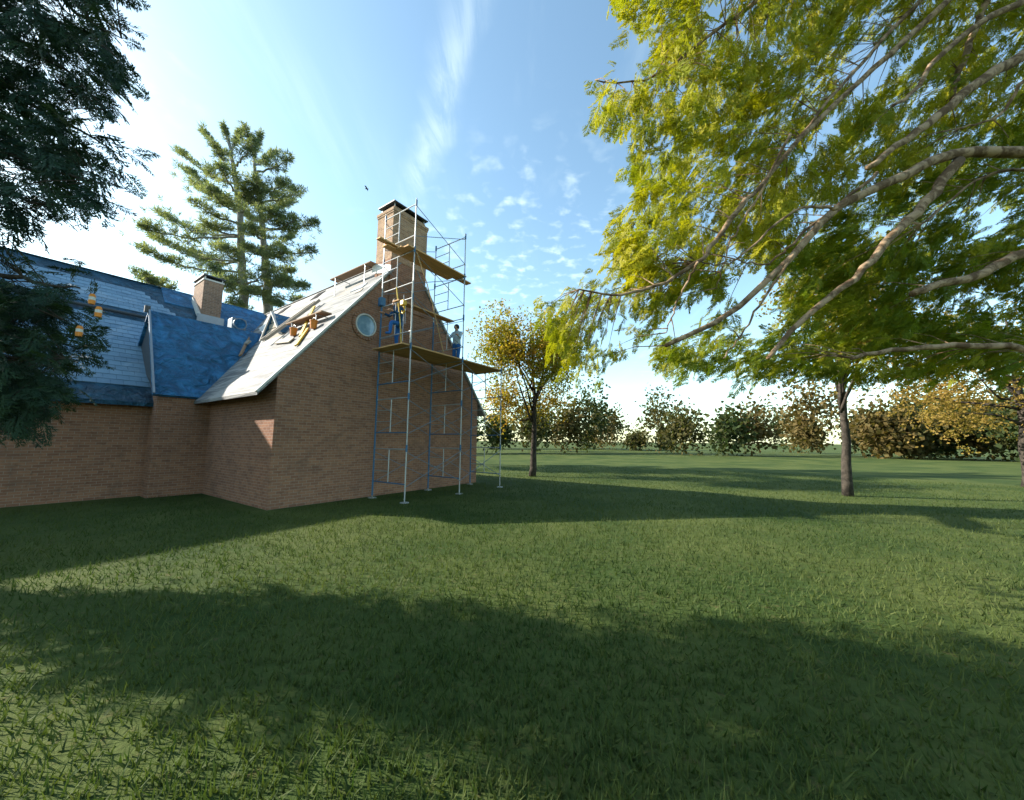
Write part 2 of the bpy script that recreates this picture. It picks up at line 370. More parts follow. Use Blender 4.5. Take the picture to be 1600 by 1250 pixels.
MB().add([(7.53, 10.38, 8.44), (9.11, 10.38, 8.44), (9.11, 11.32, 8.44), (7.53, 11.32, 8.44), (7.53, 10.38, 8.475), (9.11, 10.38, 8.475), (9.11, 11.32, 8.475), (7.53, 11.32, 8.475), (7.95, 10.85, 8.58), (8.7, 10.85, 8.58)],
         [(3, 2, 1, 0), (0, 1, 5, 4), (1, 2, 6, 5), (2, 3, 7, 6), (3, 0, 4, 7), (4, 5, 9, 8), (5, 6, 9), (6, 7, 8, 9), (7, 4, 8)]).build('chimney_cap', M['black'], ch)
# flashing where the roof meets the chimney, white on its left side
MB().prism([(10.38, 5.75), (11.45, 5.98), (11.45, 6.32), (10.9, 6.2), (10.38, 6.02)], 0, 7.50, 7.533).build('flashing', M['white'], ch)
MB().beam(on_roof(7.3, 10.5, .03), on_roof(7.54, 10.5, .03), .35, .03, (-.78, 0, .62)).build('flashing', M['lead'], ch)
# round gable window
wn = MB().ring((6.72, 3.665), .325, .372, VG - .05, VG + .02).build('window_frame', M['white'], hs, smooth=False, bevel=.008)
MB().ring((6.72, 3.665), .0005, .33, VG - .012, VG - .006).build('pane', M['glass'], wn)
for i in range(28):
    t = 2 * math.pi * (i + .5) / 28; c = np.array([6.72 + .432 * math.cos(t), VG - .012, 3.665 + .432 * math.sin(t)]); d = np.array([math.cos(t), 0, math.sin(t)])
    MB().beam(c - d * .055, c + d * .055, .088, .06, (0, 1, 0)).build('brick', M['brick'], wn)

# rear wing: ridge along u
VW, ZW, KW, UL, WR = 21.75, 6.60, .90, -7.0, 8.1
V1 = 15.6
zq = ZW - KW * (VW - V1)
MB().prism([(V1 + .4, GZ), (27.6, GZ), (27.6, zq), (VW, ZW - .2), (V1 + .4, zq + .15)], 0, UL + .3, UR - UE + .15).build('wing_wall', M['brick'], hs)
wr = MB().prism([(V1, zq), (VW, ZW), (27.9, ZW - KW * 6.15), (27.9, ZW - KW * 6.15 - .12), (VW, ZW - .15), (V1, zq - .12)], 0, UL, WR).build('wing_roof', M['under'], hs)
# pale laid slates: courses ending in steps
sv = []; sf = []; st = []; cs = math.cos(math.atan(KW)); sn = math.sin(math.atan(KW)); k = 0
nrow = 26; dvr = .19
for r_ in range(nrow):
    v0 = 16.2 + r_ * dvr
    if 19.38 < v0 + dvr and v0 < 19.62: continue
    if v0 > 21.1: continue
    uend = 3.25 + max(0, (21.16 - v0 - .12)) * .86 if v0 > 19.6 else 7.0
    u_ = UL + .1 - (r_ % 2) * .14
    while u_ < uend - .05:
        w_ = min(.28, uend - u_); t0 = .016 + .010 * random.random(); t1 = .008
        for (uu_, vv_, tt) in ((u_ + .002, v0 - .02, t0), (u_ + w_ - .002, v0 - .02, t0), (u_ + w_ - .004, v0 + dvr, t1), (u_ + .004, v0 + dvr, t1)):
            sv.append((uu_, vv_ - sn * tt, ZW - KW * (VW - vv_) + cs * tt))
        for (uu_, vv_) in ((u_ + .004, v0 - .02), (u_ + w_ - .004, v0 - .02)): sv.append((uu_, vv_, ZW - KW * (VW - vv_) + .002))
        sf += [(k, k + 1, k + 2, k + 3), (k + 4, k + 5, k + 1, k)]; st += [min(1, max(0, random.gauss(.35 + .5 * ((r_ * 7) % 5) / 4, .07)))] * 6; k += 6; u_ += .28
off = ORG[hs.name][0]
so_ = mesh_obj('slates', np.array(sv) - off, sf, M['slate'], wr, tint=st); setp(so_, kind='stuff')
MB().tube([(UL, 19.42, 4.60), (3.4, 19.42, 4.60)], .055, 8).build('gutter', M['black'], wr)
MB().beam((UL, VW, ZW + .0), (WR - .3, VW, ZW + .0), .16, .03).build('ridge_cap', M['under'], wr)
MB().prism([(VW - .02, ZW + .05), (VW - 1.0, ZW - .86), (VW - .98, ZW - .91), (VW, ZW)], 0, 3.9, 4.95).build('underlay_sheet', M['tarp'], wr)
MB().prism([(VW - .02, ZW + .05), (VW - 3.2, ZW - 2.83), (VW - 3.18, ZW - 2.89), (VW, ZW)], 0, 5.7, WR - .15).build('underlay_sheet', M['tarp'], wr)
# rear chimney
c2 = MB().box((4.93, 20.0, 4.6), (5.63, 21.35, 6.95)).build('chimney', M['brick_small'], hs)
MB().box((4.90, 19.97, 6.95), (5.66, 21.38, 7.02)).build('corbel', M['mortar'], c2)
MB().box((4.97, 20.04, 7.02), (5.59, 21.31, 7.10)).build('flue_screen', M['hole'], c2)
MB().prism([(4.87, 19.93), (5.69, 19.93), (5.69, 21.42), (4.87, 21.42)], 2, 7.14, 7.19).build('chimney_cap', M['black'], c2)
for (a, b) in ((4.95, 20.02), (5.57, 20.02), (4.95, 21.28), (5.57, 21.28)): MB().box((a, b, 7.02), (a + .04, b + .04, 7.141)).build('cap_post', M['galv'], c2)
MB().box((4.80, 19.90, 4.95), (5.75, 20.0, 5.36)).build('flashing', M['lead'], c2)
MB().prism([(19.92, 5.0), (21.2, 6.15), (21.2, 6.4), (19.92, 5.33)], 0, 4.86, 4.93).build('flashing', M['white'], c2)
# lower cross roof under blue sheet, its end gable turned to the left
VL, ZL = 17.0, 4.30
lr = MB().prism([(VL, ZL), (VL - 1.9, ZL - 3.0), (VL - 1.8, ZL - 3.05), (VL, ZL - .1), (VL + 1.2, ZL - 1.45), (VL + 1.3, ZL - 1.4)], 0, 2.81, 6.6).build('cross_roof', M['tarp'], hs)
MB().prism([(VL - 1.75, GZ), (VL - 1.75, ZL - 3.0), (VL - .03, ZL - .2), (VL + 1.1, ZL - 1.6), (VL + 1.1, GZ)], 0, 2.95, 5.2).build('cross_wall', M['brick'], hs)
MB().prism([(VL, ZL - .12), (VL - 1.76, ZL - 2.98), (VL + 1.15, ZL - 1.5)], 0, 2.89, 2.95).build('gable_board', M['black'], lr)
MB().beam((2.83, VL - .01, ZL + .03), (2.83, VL - 1.9, ZL - 2.97), .06, .05, (1, 0, 0)).build('rake_board', M['lead'], lr)
MB().beam((2.78, VL, ZL - .1), (2.78, VL, ZL + .13), .12, .14, (1, 0, 0)).build('finial', M['black'], lr)

# small dormer on the bare slope, boarded front and blue cheek
vd = 15.05; ua = 5.90; za = 4.74
dm = MB().prism([(vd - .75, za - 1.0), (vd, za - .06), (vd + .75, za - 1.0), (vd + .75, 3.0), (vd - .75, 3.0)], 0, ua, 7.4).build('dormer', M['lumber'], hs)
for s_ in (-1, 1):
    MB().beam((ua - .10, vd + s_ * .42, za - .48), (ua + 1.1 + .0, vd + s_ * .42, za - .48), .04, 1.13, (0, s_ * .62, .78) if False else (0, s_ * -.667, 0.745)).build('dormer_roof', M['tarp'], dm)
    MB().beam((ua - .12, vd, za + .0), (ua - .12, vd + s_ * .86, za - 1.0), .04, .11 if s_ < 0 else .05, (1, 0, 0)).build('barge_board', M['white'], dm)
for i in range(5):
    zz_ = za - .28 - i * .22; hw = (za - zz_) * .78
    MB().box((ua - .03, vd - min(hw, .74), zz_ - .09), (ua - .004, vd + min(hw, .74), zz_ + .09)).build('board', M['lumber_v'], dm)
# vent box with a round blue cover on the wing roof
vb = MB().box((5.35, 17.6, 3.95), (5.85, 18.1, 4.90)).build('vent_box', M['darktube'], hs, bevel=.02)
MB().ring((5.60, 4.66), .0005, .20, 17.50, 17.60, 24).build('vent_cover', M['tarp'], vb)
MB().ring((5.60, 4.66), .20, .235, 17.48, 17.60, 24).build('vent_rim', M['darktube'], vb)

# ------------------------------------------------------------------ scaffold
PU, PV, BAY, FW, FH = 7.05, 8.60, 2.28, 1.524, 1.524
ZT = 7.37
sc = thing('scaffold_tower', 'steel frame scaffold tower with cross braces standing against the brick gable', 'scaffold', (PU, PV, GZ))
def frame(u0, ztop, lvl, h=FH):
    r_ = .0175
    f = MB().tube([(u0, PV, ztop - h + .02), (u0, PV, ztop + .01)], r_ * 1.15, 10).build('frame', M['galv'], sc, smooth=False)
    far = M['bluetube'] if lvl >= 2 else M['galv']
    MB().tube([(u0, PV + FW, ztop - h + .02), (u0, PV + FW, ztop + .01)], r_ * (1.5 if lvl >= 2 else 1.1), 10).build('post', far, f)
    MB().tube([(u0, PV, ztop - .03), (u0, PV + FW, ztop - .03)], r_, 8).build('rail', M['galv'], f)
    if h < 1.2: return
    zl = ztop - h + .46; m = PV + FW * .52
    MB().tube([(u0, PV, zl), (u0, PV + FW, zl)], r_, 8).build('rail', M['galv'] if lvl < 3 else M['bluetube'], f)
    MB().tube([(u0, m, zl), (u0, m, ztop - .03)], r_ * .9, 8).build('ladder_post', M['galv'], f)
    for q in (1, 2):
        zr_ = zl + (ztop - .03 - zl) * q / 3
        MB().tube([(u0, m, zr_), (u0, PV + FW, zr_)], r_ * .75, 8).build('rung', M['galv'], f)
    MB().tube([(u0, PV, ztop - .10), (u0, PV, ztop + .10)], r_ * 1.75, 10).build('coupling', M['bluetube'], f)
    MB().tube([(u0, PV + FW, ztop - .10), (u0, PV + FW, ztop + .10)], r_ * 1.75, 10).build('coupling', M['bluetube'], f)
for lvl in range(6):
    zt = ZT - lvl * FH; hh = FH if lvl < 5 else (zt - GZ - .06)
    us = [PU, PU + BAY] + ([PU + 2 * BAY] if lvl >= 3 else [])
    for i, u0 in enumerate(us):
        frame(u0, zt, lvl, hh)
        if i and hh > 1.2:
            for vq in (PV - .03, PV + FW + .03):
                a, b = u0 - BAY, u0
                MB().tube([(a, vq, zt - .12), (b, vq, zt - 1.10)], .011, 6).build('cross_brace', M['darktube'], sc)
                MB().tube([(a, vq + .016, zt - 1.10), (b, vq + .016, zt - .12)], .011, 6).build('cross_brace', M['darktube'], sc)
for u0 in (PU, PU + BAY, PU + 2 * BAY):
    for vq in (PV, PV + FW): MB().box((u0 - .09, vq - .09, GZ), (u0 + .09, vq + .09, GZ + .03)).tube([(u0, vq, GZ + .03), (u0, vq, GZ + .12)], .016, 8).build('base_plate', M['galv'], sc)
for (u0, vq) in ((PU, PV), (PU, PV + FW), (PU + BAY, PV)):
    MB().tube([(u0, vq, ZT), (u0, vq, ZT + (.17 if u0 < 8 else .10))], .015, 8).build('spigot', M['galv'], sc)
# clamp on the inner post, ties to the wall
MB().box((PU - .09, PV + FW - .09, 4.33), (PU + .09, PV + FW + .09, 4.62)).build('clamp', M['bluetube'], sc, bevel=.02)
MB().box((PU + BAY - .28, PV + FW - .10, 4.66), (PU + BAY + .25, PV + FW + .10, 4.70)).build('bracket', M['bluetube'], sc)

PL = 'planks laid across the scaffold'
def plank(a, b, v0, v1, z, label, tilt=0.0, thk=.045):
    m = MB().add([(a, v0, z), (b, v0, z + tilt), (b, v1, z + tilt), (a, v1, z), (a, v0, z + thk), (b, v0, z + tilt + thk), (b, v1, z + tilt + thk), (a, v1, z + thk)],
                 [(3, 2, 1, 0), (4, 5, 6, 7), (0, 1, 5, 4), (1, 2, 6, 5), (2, 3, 7, 6), (3, 0, 4, 7)])
    return one('plank', m, M['plank'], label, 'plank', (a, v0, z), PL, bevel=.006)
zt1 = ZT - FH + .003; zt2 = ZT - 2 * FH + .003; zt3 = ZT - 3 * FH + .003
plank(6.80, 9.42, 8.585, 8.82, zt1, 'outermost plank of the upper scaffold deck, flush with the corner post')
plank(6.73, 9.95, 8.835, 9.085, zt1, 'upper deck plank sticking out beyond the far scaffold frame', .01)
plank(6.42, 9.20, 9.10, 9.345, zt1, 'upper deck plank ending just short of the far scaffold frame')
plank(6.12, 8.4, 9.02, 9.22, zt1 + .056, 'plank lying on top of the upper deck, poking out past the chimney', .02)
plank(7.0, 9.5, 9.2, 9.48, zt2, 'lone plank on the middle scaffold level below the upper deck')
for i, w_ in enumerate(('outer edge plank of the workers deck', 'second plank in from the outer edge of the workers deck', 'middle plank of the closed workers deck', 'second plank out from the wall on the workers deck', 'plank next to the brick wall on the workers deck')):
    plank(6.75, 11.75, PV + .03 + i * .29, PV + .30 + i * .29, zt3, w_)

# ropes and hoist
def rope(pts, mat, r_, label, org): return one('rope', MB().tube(pts, r_, 6), mat, label, 'rope', org)
rope([(7.10, 8.57, 5.78), (7.55, 8.55, 4.9), (7.85, 8.55, 4.2), (8.35, 8.55, 2.85)], M['rope_t'], .016, 'long tan rope running down from the upper deck corner to the right', (7.10, 8.57, 2.85))
rope([(7.03, 9.37, 4.80), (7.06, 9.30, 4.3), (7.10, 9.20, 3.6), (7.14, 9.15, 2.86)], M['rope_y'], .020, 'yellow rope hanging from the ladder frame beside the chain hoist', (7.03, 9.37, 2.86))
rope([(7.0, 8.57, 4.8), (6.99, 8.56, 4.1), (7.0, 8.56, 3.4), (6.98, 8.56, 2.86)], M['rope_w'], .013, 'white rope hanging along the corner post of the scaffold', (7.0, 8.57, 2.86))
ho = thing('chain_hoist', 'yellow chain hoist hanging from a scaffold rail above a worker in blue', 'hoist', (7.05, 9.02, 4.0))
def HO(m, n_, mat, **k): return m.build(n_, M[mat], ho, **k)
HO(MB().tube([(7.05, 9.02, 4.46), (7.05, 9.02, 4.29)], .014), 'hook', 'steel')
HO(MB().prism([(8.95, 4.30), (9.10, 4.30), (9.12, 4.24), (9.10, 4.13), (8.95, 4.13), (8.93, 4.24)], 0, 6.98, 7.12), 'housing', 'yellow', bevel=.02)
HO(MB().tube([(7.05, 9.02, 4.13), (7.05, 8.96, 4.05), (7.05, 8.955, 3.94), (7.05, 9.02, 3.87), (7.05, 9.08, 3.92), (7.05, 9.07, 3.98)], .032), 'lower_block', 'yellow', smooth=True)
HO(MB().tube([(7.05, 9.0, 3.88), (7.05, 9.0, 3.0)], .009, 5), 'chain', 'steel')
HO(MB().tube([(7.08, 8.96, 4.12), (7.08, 8.95, 3.55)], .009, 5), 'chain', 'steel')

# ------------------------------------------------------------------ roof staging, lumber, ladder
def stage(u, va, vb_, label, wid=.30, top=.42):
    t = thing('roof_staging', label, 'staging', on_roof(u, va))
    a = on_roof(u, va); hz_ = a[2] + top
    MB().box((u - wid, va, hz_), (u, vb_, hz_ + .045)).build('plank', M['plank_v'], t, bevel=.006)
    for q in (va + .35, vb_ - .4):
        zb = on_roof(u - wid + .02, q)[2]
        MB().beam((u - wid + .03, q, zb + .02), (u - wid + .03, q, hz_ - .002), .022, .022, (1, 0, 0)).beam((u - wid, q, hz_ - .02), (u + .3, q, hz_ - .02), .02, .02).build('bracket', M['lead'], t)
    return t
stage(7.62, 11.25, 13.95, 'brown staging plank on brackets just below the ridge beside the chimney', .34, .36)
stage(5.95, 11.1, 13.45, 'brown staging plank low on the pale roof above the orange buckets', .34, .08)
lad = thing('roof_ladder', 'pale wooden roof ladder lying up the bare slope beside the dormer', 'ladder', on_roof(5.2, 14.0))
ra, rb = on_roof(5.3, 14.42, .26), on_roof(6.95, 14.30, .16)
for s_ in (0, .36): MB().beam((ra[0], ra[1] - s_, ra[2]), (rb[0], rb[1] - s_, rb[2]), .075, .10, (-.78, 0, .62)).build('rail', M['lumber'], lad)
for i in range(8):
    t = (i + .5) / 8; p = np.array(ra) * (1 - t) + np.array(rb) * t
    MB().beam(p, p + np.array([0, -.36, 0]), .05, .03, (-.78, 0, .62)).build('rung', M['lumber_v'], lad)
def bucket(u, v, label):
    p = on_roof(u, v); t = thing('bucket', label, 'bucket', p, 'orange buckets on the roof')
    z0 = p[2] - .06; x = u - .10
    MB().tube([(x, v, z0), (x, v, z0 + .25)], [.09, .112], 18).build('body', M['orange'], t, smooth=False)
    MB().tube([(x, v, z0 + .23), (x, v, z0 + .26)], .12, 18).build('rim', M['orange'], t)
    MB().tube([(x, v - .115, z0 + .23), (x, v - .09, z0 + .32), (x, v, z0 + .36), (x, v + .09, z0 + .32), (x, v + .115, z0 + .23)], .005, 5).build('handle', M['steel'], t)
bucket(5.66, 11.42, 'orange bucket standing under the low staging plank near the gable edge'); bucket(5.62, 12.62, 'orange bucket standing between the roof ladder and the leaning yellow board')
def stick(a, b, wd, th, mat, label, up=(-.78, 0, .62), cat='board', nm='board', group=None):
    return one(nm, MB().beam(a, b, wd, th, up), M[mat], label, cat, a, group, bevel=.005)
stick(on_roof(5.35, 11.75, .06), on_roof(6.4, 13.2, .22), .12, .05, 'yellow', 'yellow board leaning against the low staging plank')
stick(on_roof(5.0, 11.2, .05), on_roof(5.62, 11.9, .05), .12, .05, 'yellow', 'yellow board lying beside the white rake board')
stick(on_roof(5.55, 16.3, .22), on_roof(5.75, 18.4, .30), .20, .07, 'lumber_v', 'weathered timber lying across the slope left of the dormer')
stick(on_roof(6.3, 16.6, .12), on_roof(6.9, 18.7, .10), .55, .03, 'white', 'pale sheet of board lying between the dormer and the blue wing', cat='sheet', nm='sheet')
stick(on_roof(5.2, 15.95, .10), on_roof(5.9, 17.2, .34), .12, .06, 'plank_v', 'brown timber sticking up from the pile left of the dormer')
stick(on_roof(6.55, 15.9, .04), on_roof(6.75, 17.9, .04), .42, .03, 'under', 'dark blue strip of underlay lying on the slope above the dormer', cat='strip', nm='underlay_strip')
stick(on_roof(5.3, 12.2, .05), on_roof(5.45, 13.6, .05), .24, .04, 'lumber_v', 'pale board lying on the slope under the low staging plank')

# ------------------------------------------------------------------ people
def person(name, label, base, joints, edges, radii, zones, hair, height_axis=None):
    """one skinned body; zones(face centre) picks the material; hair is a child"""
    me = bpy.data.meshes.new('body'); base = np.array(base)
    me.from_pydata([tuple(np.array(j) - base) for j in joints], edges, []); o = bpy.data.objects.new('body', me); C.objects.link(o)
    sk = o.modifiers.new('skin', 'SKIN'); ss = o.modifiers.new('sub', 'SUBSURF'); ss.levels = ss.render_levels = 2
    for i, r_ in enumerate(radii):
        me.skin_vertices[0].data[i].radius = (r_, r_); me.skin_vertices[0].data[i].use_root = (i == 0)
    dg = bpy.context.evaluated_depsgraph_get(); nm_ = bpy.data.meshes.new_from_object(o.evaluated_get(dg))
    bpy.data.objects.remove(o)
    t = thing(name, label, 'person', tuple(base)); b = bpy.data.objects.new('body', nm_); C.objects.link(b); b.parent = t
    nm_.materials.clear(); names = ['skin', 'denim', 'navy', 'pale', 'hair']
    for q in names: nm_.materials.append(M[q])
    for p in nm_.polygons: p.use_smooth = True; p.material_index = names.index(zones(np.array(p.center) + base))
    hair.build('hair', M['hair'], t, smooth=True); return t
def cap(c, r_, n=12):
    m = MB(); rows = 6; vs = []; fs = []
    for i in range(rows + 1):
        ph = math.pi * .62 * i / rows
        for j in range(n): vs.append((c[0] + r_ * math.sin(ph) * math.cos(2 * math.pi * j / n) * .92 + .012, c[1] + r_ * math.sin(ph) * math.sin(2 * math.pi * j / n) * .86, c[2] + r_ * math.cos(ph)))
    for i in range(rows):
        for j in range(n): fs.append((i * n + j, i * n + (j + 1) % n, (i + 1) * n + (j + 1) % n, (i + 1) * n + j))
    return m.add(vs, fs)
def figure(bu, bv, deck, lean, knee_up, fwd, sleeve, legs, name_label):
    """standing figure facing along fwd (unit u-v vector)"""
    f = np.array([*fwd, 0.]); s = np.array([-fwd[1], fwd[0], 0.]); up = np.array([0, 0, 1.]); o = np.array([bu, bv, deck])
    pel = o + up * .84; ch_ = pel + up * .36 * math.cos(lean) + f * .36 * math.sin(lean); nk = ch_ + up * .19 * math.cos(lean * 1.2) + f * .19 * math.sin(lean * 1.2)
    hd = nk + up * .12 + f * .04; top = hd + up * .12 + f * .01
    J = [pel, pel + (ch_ - pel) * .5, ch_, nk, hd, top]; E = [(0, 1), (1, 2), (2, 3), (3, 4), (4, 5)]; Q = [.145, .135, .155, .058, .092, .075]
    J.append(hd + f * .105 - up * .02); E.append((4, 6)); Q.append(.018)                 # nose
    for sd in (-1, 1):
        sh = ch_ + up * .11 + s * .17 * sd; k = len(J)
        el = sh - up * .22 + f * .14 + s * .05 * sd; wr_ = el + f * .22 + up * .04; ha = wr_ + f * .09
        J += [sh, el, wr_, ha]; E += [(2, k), (k, k + 1), (k + 1, k + 2), (k + 2, k + 3)]; Q += [.07, .05, .034, .036]
        for q in range(4):                                                              # fingers
            J.append(ha + f * (.075 - .008 * abs(q - 1.5)) + s * (.024 * (q - 1.5)) - up * .02); E.append((k + 3, len(J) - 1)); Q.append(.009)
        J.append(wr_ + f * .06 - s * .05 * sd + up * .015); E.append((k + 2, len(J) - 1)); Q.append(.010)
        hp = pel - up * .05 + s * .09 * sd; k = len(J)
        if sd == knee_up: kn = hp + f * .38 + up * .01; an = kn - up * .37 + f * .03; toe = an + f * .17 - up * .03
        else: kn = hp - up * .38 + f * .03; an = o + s * .09 * sd + up * .07; toe = an + f * .17 - up * .035
        J += [hp, kn, an, toe]; E += [(0, k), (k, k + 1), (k + 1, k + 2), (k + 2, k + 3)]; Q += [.10, .068, .048, .04]
    zn = (lambda c: 'skin' if c[2] > nk[2] + .01 else (sleeve if c[2] > pel[2] + .03 and not any(np.linalg.norm(c - J[i]) < .12 for i in hands) else ('skin' if any(np.linalg.norm(c - J[i]) < .12 for i in hands) else legs)))
    hands = [i for i in range(len(J)) if Q[i] == .036]
    return person('person', name_label, tuple(o), J, E, Q, zn, cap(hd + up * .035 - f * .012, .125))
figure(7.30, 9.50, zt3 + .05, .25, 1, (-1, 0), 'navy', 'denim', 'worker in navy jacket and blue jeans with one knee raised on the scaffold')
figure(10.22, 9.75, zt3 + .05, .05, 0, (-.95, -.3), 'pale', 'denim', 'dark haired worker in pale blue shirt standing beyond the far scaffold frame')

# ------------------------------------------------------------------ trees
def unit(a): return a / np.maximum(np.linalg.norm(a, axis=-1, keepdims=True), 1e-9)
def spray_proto(seed, twigs=10, sub=5, droop=.25):
    """flat feathery conifer spray along +x, 1 m long: kites (4 corners) on side twigs"""
    r_ = np.random.default_rng(seed); K_ = []
    def kite(p, d, L, wd, nrm):
        s = np.cross(nrm, d); s /= np.linalg.norm(s); K_.append(np.array([p + d * L * .12 - s * wd, p + d * L * .12 + s * wd, p + d * L]))
    def axis(x): return np.array([x, .05 * math.sin(3 * x + seed), -droop * x * x])
    kite(axis(.75), unit(np.array([1, .05, -.5])), .25, .022, np.array([0, 0, 1.]))
    for i in range(twigs):
        x = .06 + .88 * (i + .5 * r_.random()) / twigs
        for sd in (-1, 1):
            a = R(r_.uniform(38, 62)) * sd; L = (.40 * (1 - x) ** .75 + .07) * r_.uniform(.7, 1.15)
            d = unit(np.array([math.cos(a), math.sin(a), -r_.uniform(.05, .5)])); p = axis(x); nr = unit(np.array([r_.normal(0, .35), r_.normal(0, .35), 1.]))
            kite(p, d, L, .020, nr)
            for j in range(sub):
                f_ = .2 + .75 * (j + r_.random() * .5) / sub; b_ = a + sd * R(r_.uniform(20, 55)) * (1 if j % 2 else -1)
                dd = unit(np.array([math.cos(b_), math.sin(b_), -r_.uniform(.0, .6)])); kite(p + d * L * f_, dd, L * (.55 - .3 * f_) + .045, .024, nr)
    return np.concatenate(K_)
def needle_proto(seed, n=16):
    """tuft of long needles"""
    r_ = np.random.default_rng(seed); K_ = []
    for i in range(n):
        d = unit(np.array([r_.uniform(-.2, 1), r_.normal(0, .7), r_.normal(.25, .6)])); s = unit(np.cross(d, r_.normal(size=3))); p = np.array([r_.uniform(-.3, .3), r_.normal(0, .15), 0]); wd = .06
        K_.append(np.array([p, p + d * .5 + s * wd, p + d, p + d * .5 - s * wd]))
    return np.concatenate(K_)
def leaf_proto(seed, n=10):
    r_ = np.random.default_rng(seed); K_ = []
    for i in range(n):
        p = r_.normal(0, .38, 3); d = unit(r_.normal(size=3) + np.array([0, 0, -.4])); s = unit(np.cross(d, r_.normal(size=3)))
        K_.append(np.array([p, p + d * .17 + s * .13, p + d * .36, p + d * .17 - s * .13]))
    return np.concatenate(K_)
HEM = [spray_proto(i) for i in range(6)]; CED = [spray_proto(20 + i, 10, 4, .35) for i in range(6)]; TUFT = [needle_proto(i) for i in range(6)]; LEAF = [leaf_proto(i) for i in range(6)]
def scatter(name, protos, pos, dirs, size, tint, mat, parent, org, roll=.5, k=4):
    """put the sprays at pos, pointing along dirs: one crown mesh"""
    n = len(pos); dirs = unit(dirs); up = np.tile(np.array([0, 0, 1.]), (n, 1)) + RNG.normal(0, roll, (n, 3))
    y = unit(np.cross(up, dirs)); z = np.cross(dirs, y); V = []; T = []; which = RNG.integers(0, len(protos), n)
    for k_, P_ in enumerate(protos):
        i = np.where(which == k_)[0]
        if not len(i): continue
        B = np.stack([dirs[i], y[i], z[i]], 1) * size[i][:, None, None]
        V.append((np.einsum('pk,nkj->npj', P_, B) + (pos[i] - org)[:, None, :]).reshape(-1, 3)); T.append(np.repeat(tint[i], len(P_)))
    V = np.concatenate(V); T = np.concatenate(T)
    return setp(mesh_obj(name, V, np.arange(len(V)).reshape(-1, k), mat, parent, tint=np.clip(T, 0, 1), fast=True), kind='stuff')
def curve(pts, n=12, wob=0.0):
    """smooth polyline through pts"""
    P_ = np.array(pts, float); t = np.linspace(0, len(P_) - 1, n); out = []
    for x in t:
        i = min(int(x), len(P_) - 2); f_ = x - i; p0, p1, p2, p3 = P_[max(i - 1, 0)], P_[i], P_[i + 1], P_[min(i + 2, len(P_) - 1)]
        out.append(.5 * (2 * p1 + (p2 - p0) * f_ + (2 * p0 - 5 * p1 + 4 * p2 - p3) * f_ ** 2 + (3 * p1 - p0 - 3 * p2 + p3) * f_ ** 3))
    out = np.array(out)
    if wob: out[1:-1] += RNG.normal(0, wob, (n - 2, 3))
    return out
def limb(mb, pts, r0, r1, n=8): mb.tube(list(pts), list(np.linspace(r0, r1, len(pts))), n)
def tree_thing(name, label, org, group=None): return thing(name, label, 'tree', tuple(org), group, world=True)
def inside(poly, x, y):
    poly = np.array(poly, float); r_ = np.zeros(len(x), bool); j = len(poly) - 1
    for i in range(len(poly)):
        xi, yi = poly[i]; xj, yj = poly[j]
        r_ ^= ((yi > y) != (yj > y)) & (x < (xj - xi) * (y - yi) / (yj - yi + 1e-9) + xi); j = i
    return r_
def volume(poly, n, y0, y1, holes=(), back=0.0):
    """random spots in a crown: its outline as the photograph shows it, its depth y0..y1"""
    poly = np.array(poly, float); pad = 9 if back else 4
    lo, hi = poly.min(0), poly.max(0)
    x = RNG.uniform(lo[0], hi[0], n * 4); y = RNG.uniform(lo[1], hi[1], n * 4); ok = inside(poly, x, y)
    for (a, b, c, d) in holes: ok &= ((x - a) / (c + pad)) ** 2 + ((y - b) / (d + pad)) ** 2 > RNG.uniform(.5, 1.15, len(x))
    x, y = x[ok][:n], y[ok][:n]; Y = RNG.uniform(0, 1, len(x)); ya = y0 + back * np.clip((x - 1080) / 220, 0, 1); Y = ya + (y1 - ya) * Y
    return np.array([view(a, b, c) for a, b, c in zip(x, y, Y)])
def grow(tips, skel, wood_mb, thick=.012, sag=.06):
    """join every foliage spot to the nearest point of the skeleton by a thin twig"""
    S = np.array(skel); dirs = []
    for k_, p in enumerate(tips):
        d2 = ((S - p) ** 2).sum(1); q = S[int(d2.argmin())]; L = math.sqrt(d2.min()); dirs.append(p - q)
        if wood_mb is not None and L > .15 and L < 1.1 and k_ % 2 == 0:
            m = (p + q) / 2 + np.array([0, 0, sag * L]); wood_mb.tube([q, m, p], [thick, thick * .6, thick * .25], 4)
    return np.array(dirs)

